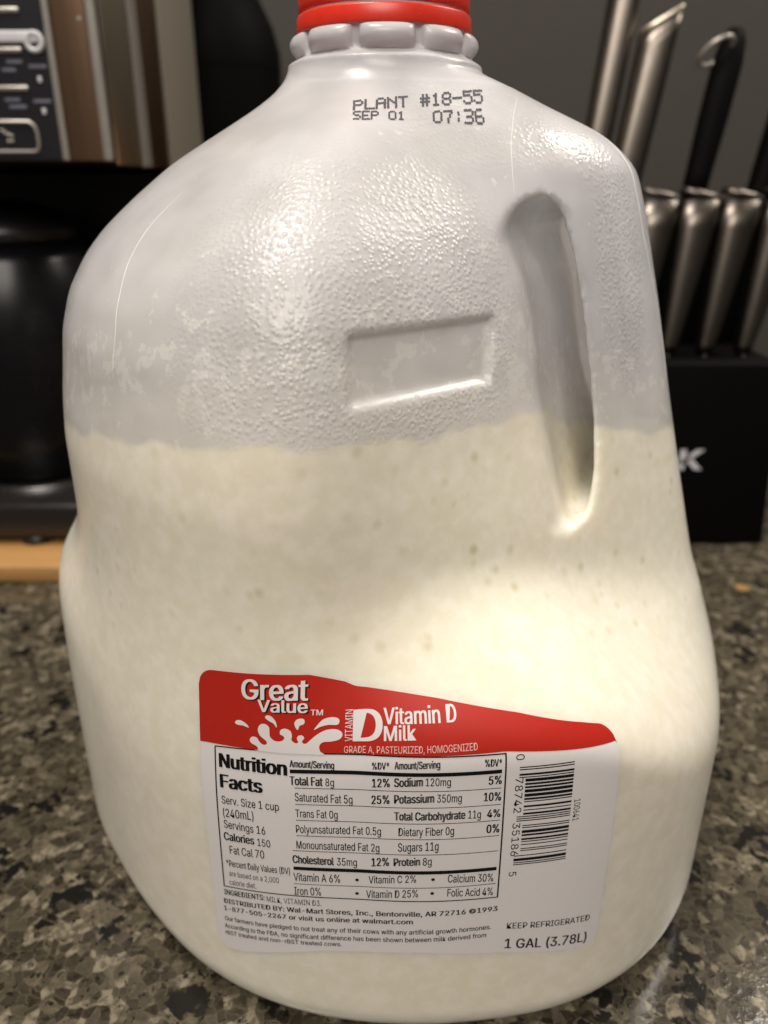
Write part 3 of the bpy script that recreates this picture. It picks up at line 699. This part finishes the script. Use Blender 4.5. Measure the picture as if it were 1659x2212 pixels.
fr = [(-190, 226.6), (-162, 226.6), (-159.8, 225), (-158.9, 222), (-158.9, 217), (-159.8, 214.8), (-162, 214.2), (-190, 214.2)]
tube('badge_frame', [(x, 173.0, z) for x, z in fr], .8, M['silver'], cm, 8)
for k, (x, z) in enumerate(((-175, 223), (-173.6, 222), (-172.2, 221.2), (-170.8, 220.8), (-172.6, 218.6), (-171, 218.6))):  # small silver beads added to stand in for glints inside the badge frame
    lathe('badge_glint', [(.05, z+.75), (.6, z+.5), (.8, z), (.6, z-.5), (.05, z-.75)], M['silver'], cm, 12, (x, 173.0))
cf = thing('coffee_carafe', 'glossy black thermal carafe on warming plate of coffee maker', 'carafe')
lathe('carafe_body', [(.1, 40.4), (44, 40.4), (49, 44), (54, 70), (55, 110), (52, 140), (44, 162), (40, 170), (.1, 171)], M['gloss'], cf, 64, (-214, 244))
lathe('carafe_lid', [(.1, 193), (16, 192), (30, 186), (37, 178), (38, 171.2), (.1, 171.1)], M['black'], cf, 48, (-214, 244))
can = thing('black_canister', 'tall black canister with domed top between coffee maker and wall', 'canister')
lathe('canister_body', [(.1, 0.1), (46, 0.1), (48, 3), (48, 276)], M['blk'], can, 64, (-124, 425))
lathe('canister_lid', [(48.3, 276.3), (48.2, 288), (44, 304), (35, 322), (22, 336), (8, 343), (.1, 344)], M['blk'], can, 64, (-124, 425))
# ---------------------------------------------------------------- knife block with knives
kb = thing('knife_block', 'black knife block with white lettering holding steel and black knives', 'knife block')
rbox('front_tier', (60, 201, 0), (229, 258, 110), 2, M['blk'], kb, taper=(-9, 0))
rbox('rear_tier', (60, 258.4, 0), (229, 345, 188), 2, M['blk'], kb, taper=(-9, 0))
v, f = text2d('K', .03)
a = (v-v.min(0))/(v.max(0)-v.min(0))
mesh('letter', np.stack([170.2+14.2*a[:, 0], np.full(len(a), 200.75), 48+12.3*a[:, 1]], 1), f, M['letter'], kb, smooth=False)
def steak(x0, z0, x1, z1, label):
    t = thing('steak_knife', label, 'knife', 'steel steak knives in the front row of the block')
    secs = []
    for u, w, d in ((0, 4.2, 4.5), (.06, 5.0, 5.4), (.25, 6.6, 6.2), (.5, 8.6, 7), (.8, 10.6, 7.6), (.97, 11.4, 7.8)):
        secs.append(((x0+(x1-x0)*u, 221+14*u, z0+(z1-z0)*u), (w, 0, 1.2*u), (0, d, 0)))
    loft('handle', secs, M['darksteel'], t, 28, 2.6)
    e = secs[-1]
    loft('butt_cap', [((e[0][0], e[0][1], e[0][2]+k), (11.6*s, 0, -2.2), (0, 8*s, 0)) for k, s in ((.4, 1), (2.2, .98), (3.6, .84))], M['darksteel'], t, 28, 2.6)
    rbox('blade', (x0-.6, 218, z0-40), (x0+.6, 224, z0+1), .2, M['steel'], t)
steak(140, 112, 151, 196, 'leftmost steel steak knife handle, half hidden behind the milk jug')
steak(161.5, 112, 173.5, 196, 'steel steak knife handle just right of the jug handle')
steak(182.5, 112, 196, 196, 'steel steak knife handle in front of the black sharpening steel')
steak(204.5, 112, 219.5, 196, 'rightmost steel steak knife handle at the photo edge')
def kitchen(name, x0, y0, z0, x1, y1, z1, w, d, mat, capm, label, ex=3.2, slant=6):
    t = thing(name, label, 'knife', 'large knives in the rear row of the block')
    secs = [((x0+(x1-x0)*u, y0+(y1-y0)*u, z0+(z1-z0)*u), (w*k, 0, slant*u*k), (0, d*k, 0)) for u, k in ((0, .80), (.15, .86), (.5, .94), (.9, 1.), (1, 1.))]
    loft('handle', secs, mat, t, 28, ex)
    e = secs[-1]
    loft('butt_cap', [((e[0][0]+k*.15, e[0][1], e[0][2]+k), (w*s, 0, slant*s), (0, d*s, 0)) for k, s in ((.5, 1.03), (2.4, 1.03), (3.6, .93))], capm, t, 28, ex)
    rbox('blade', (x0-w*.5, y0-1, z0-60), (x0+w*.5, y0+1, z0+1), .2, M['steel'], t)
kitchen('chef_knife', 138, 268, 188, 154.5, 283, 283, 10.8, 8, M['darksteel'], M['steel'], 'large steel chef knife handle with slanted shiny end')
kitchen('carving_knife', 121, 280, 188, 139, 300, 318, 9.2, 8, M['darksteel'], M['steel'], 'steel carving knife handle behind the chef knife, running out of the photo top')
kitchen('utility_knife', 222, 275, 188, 240, 290, 262, 9, 8, M['handle'], M['handle'], 'black knife handle at the right edge behind the steak knives')
st = thing('sharpening_steel', 'matte black sharpening steel with a metal ring at its end', 'sharpening steel', 'large knives in the rear row of the block')
loft('handle', [((179+18*u, 265+17*u, 188+93*u), (w, 0, 0), (0, w*.9, 0)) for u, w in ((0, 7), (.2, 7.4), (.5, 8.3), (.8, 8.4), (.92, 7), (.98, 5), (1.0, 3))], M['handle'], st, 28, 2.1)
tube('hanging_ring', [(184.5+8.6*math.cos(a), 274-5.5*math.sin(a), 268.5+3.4*math.cos(a)+5.6*math.sin(a)) for a in np.linspace(0, 2*math.pi, 40, endpoint=False)], 1.15, M['silver'], st, closed=True)
rbox('rod', (177, 263, 130), (181, 267, 189), 1, M['steel'], st)
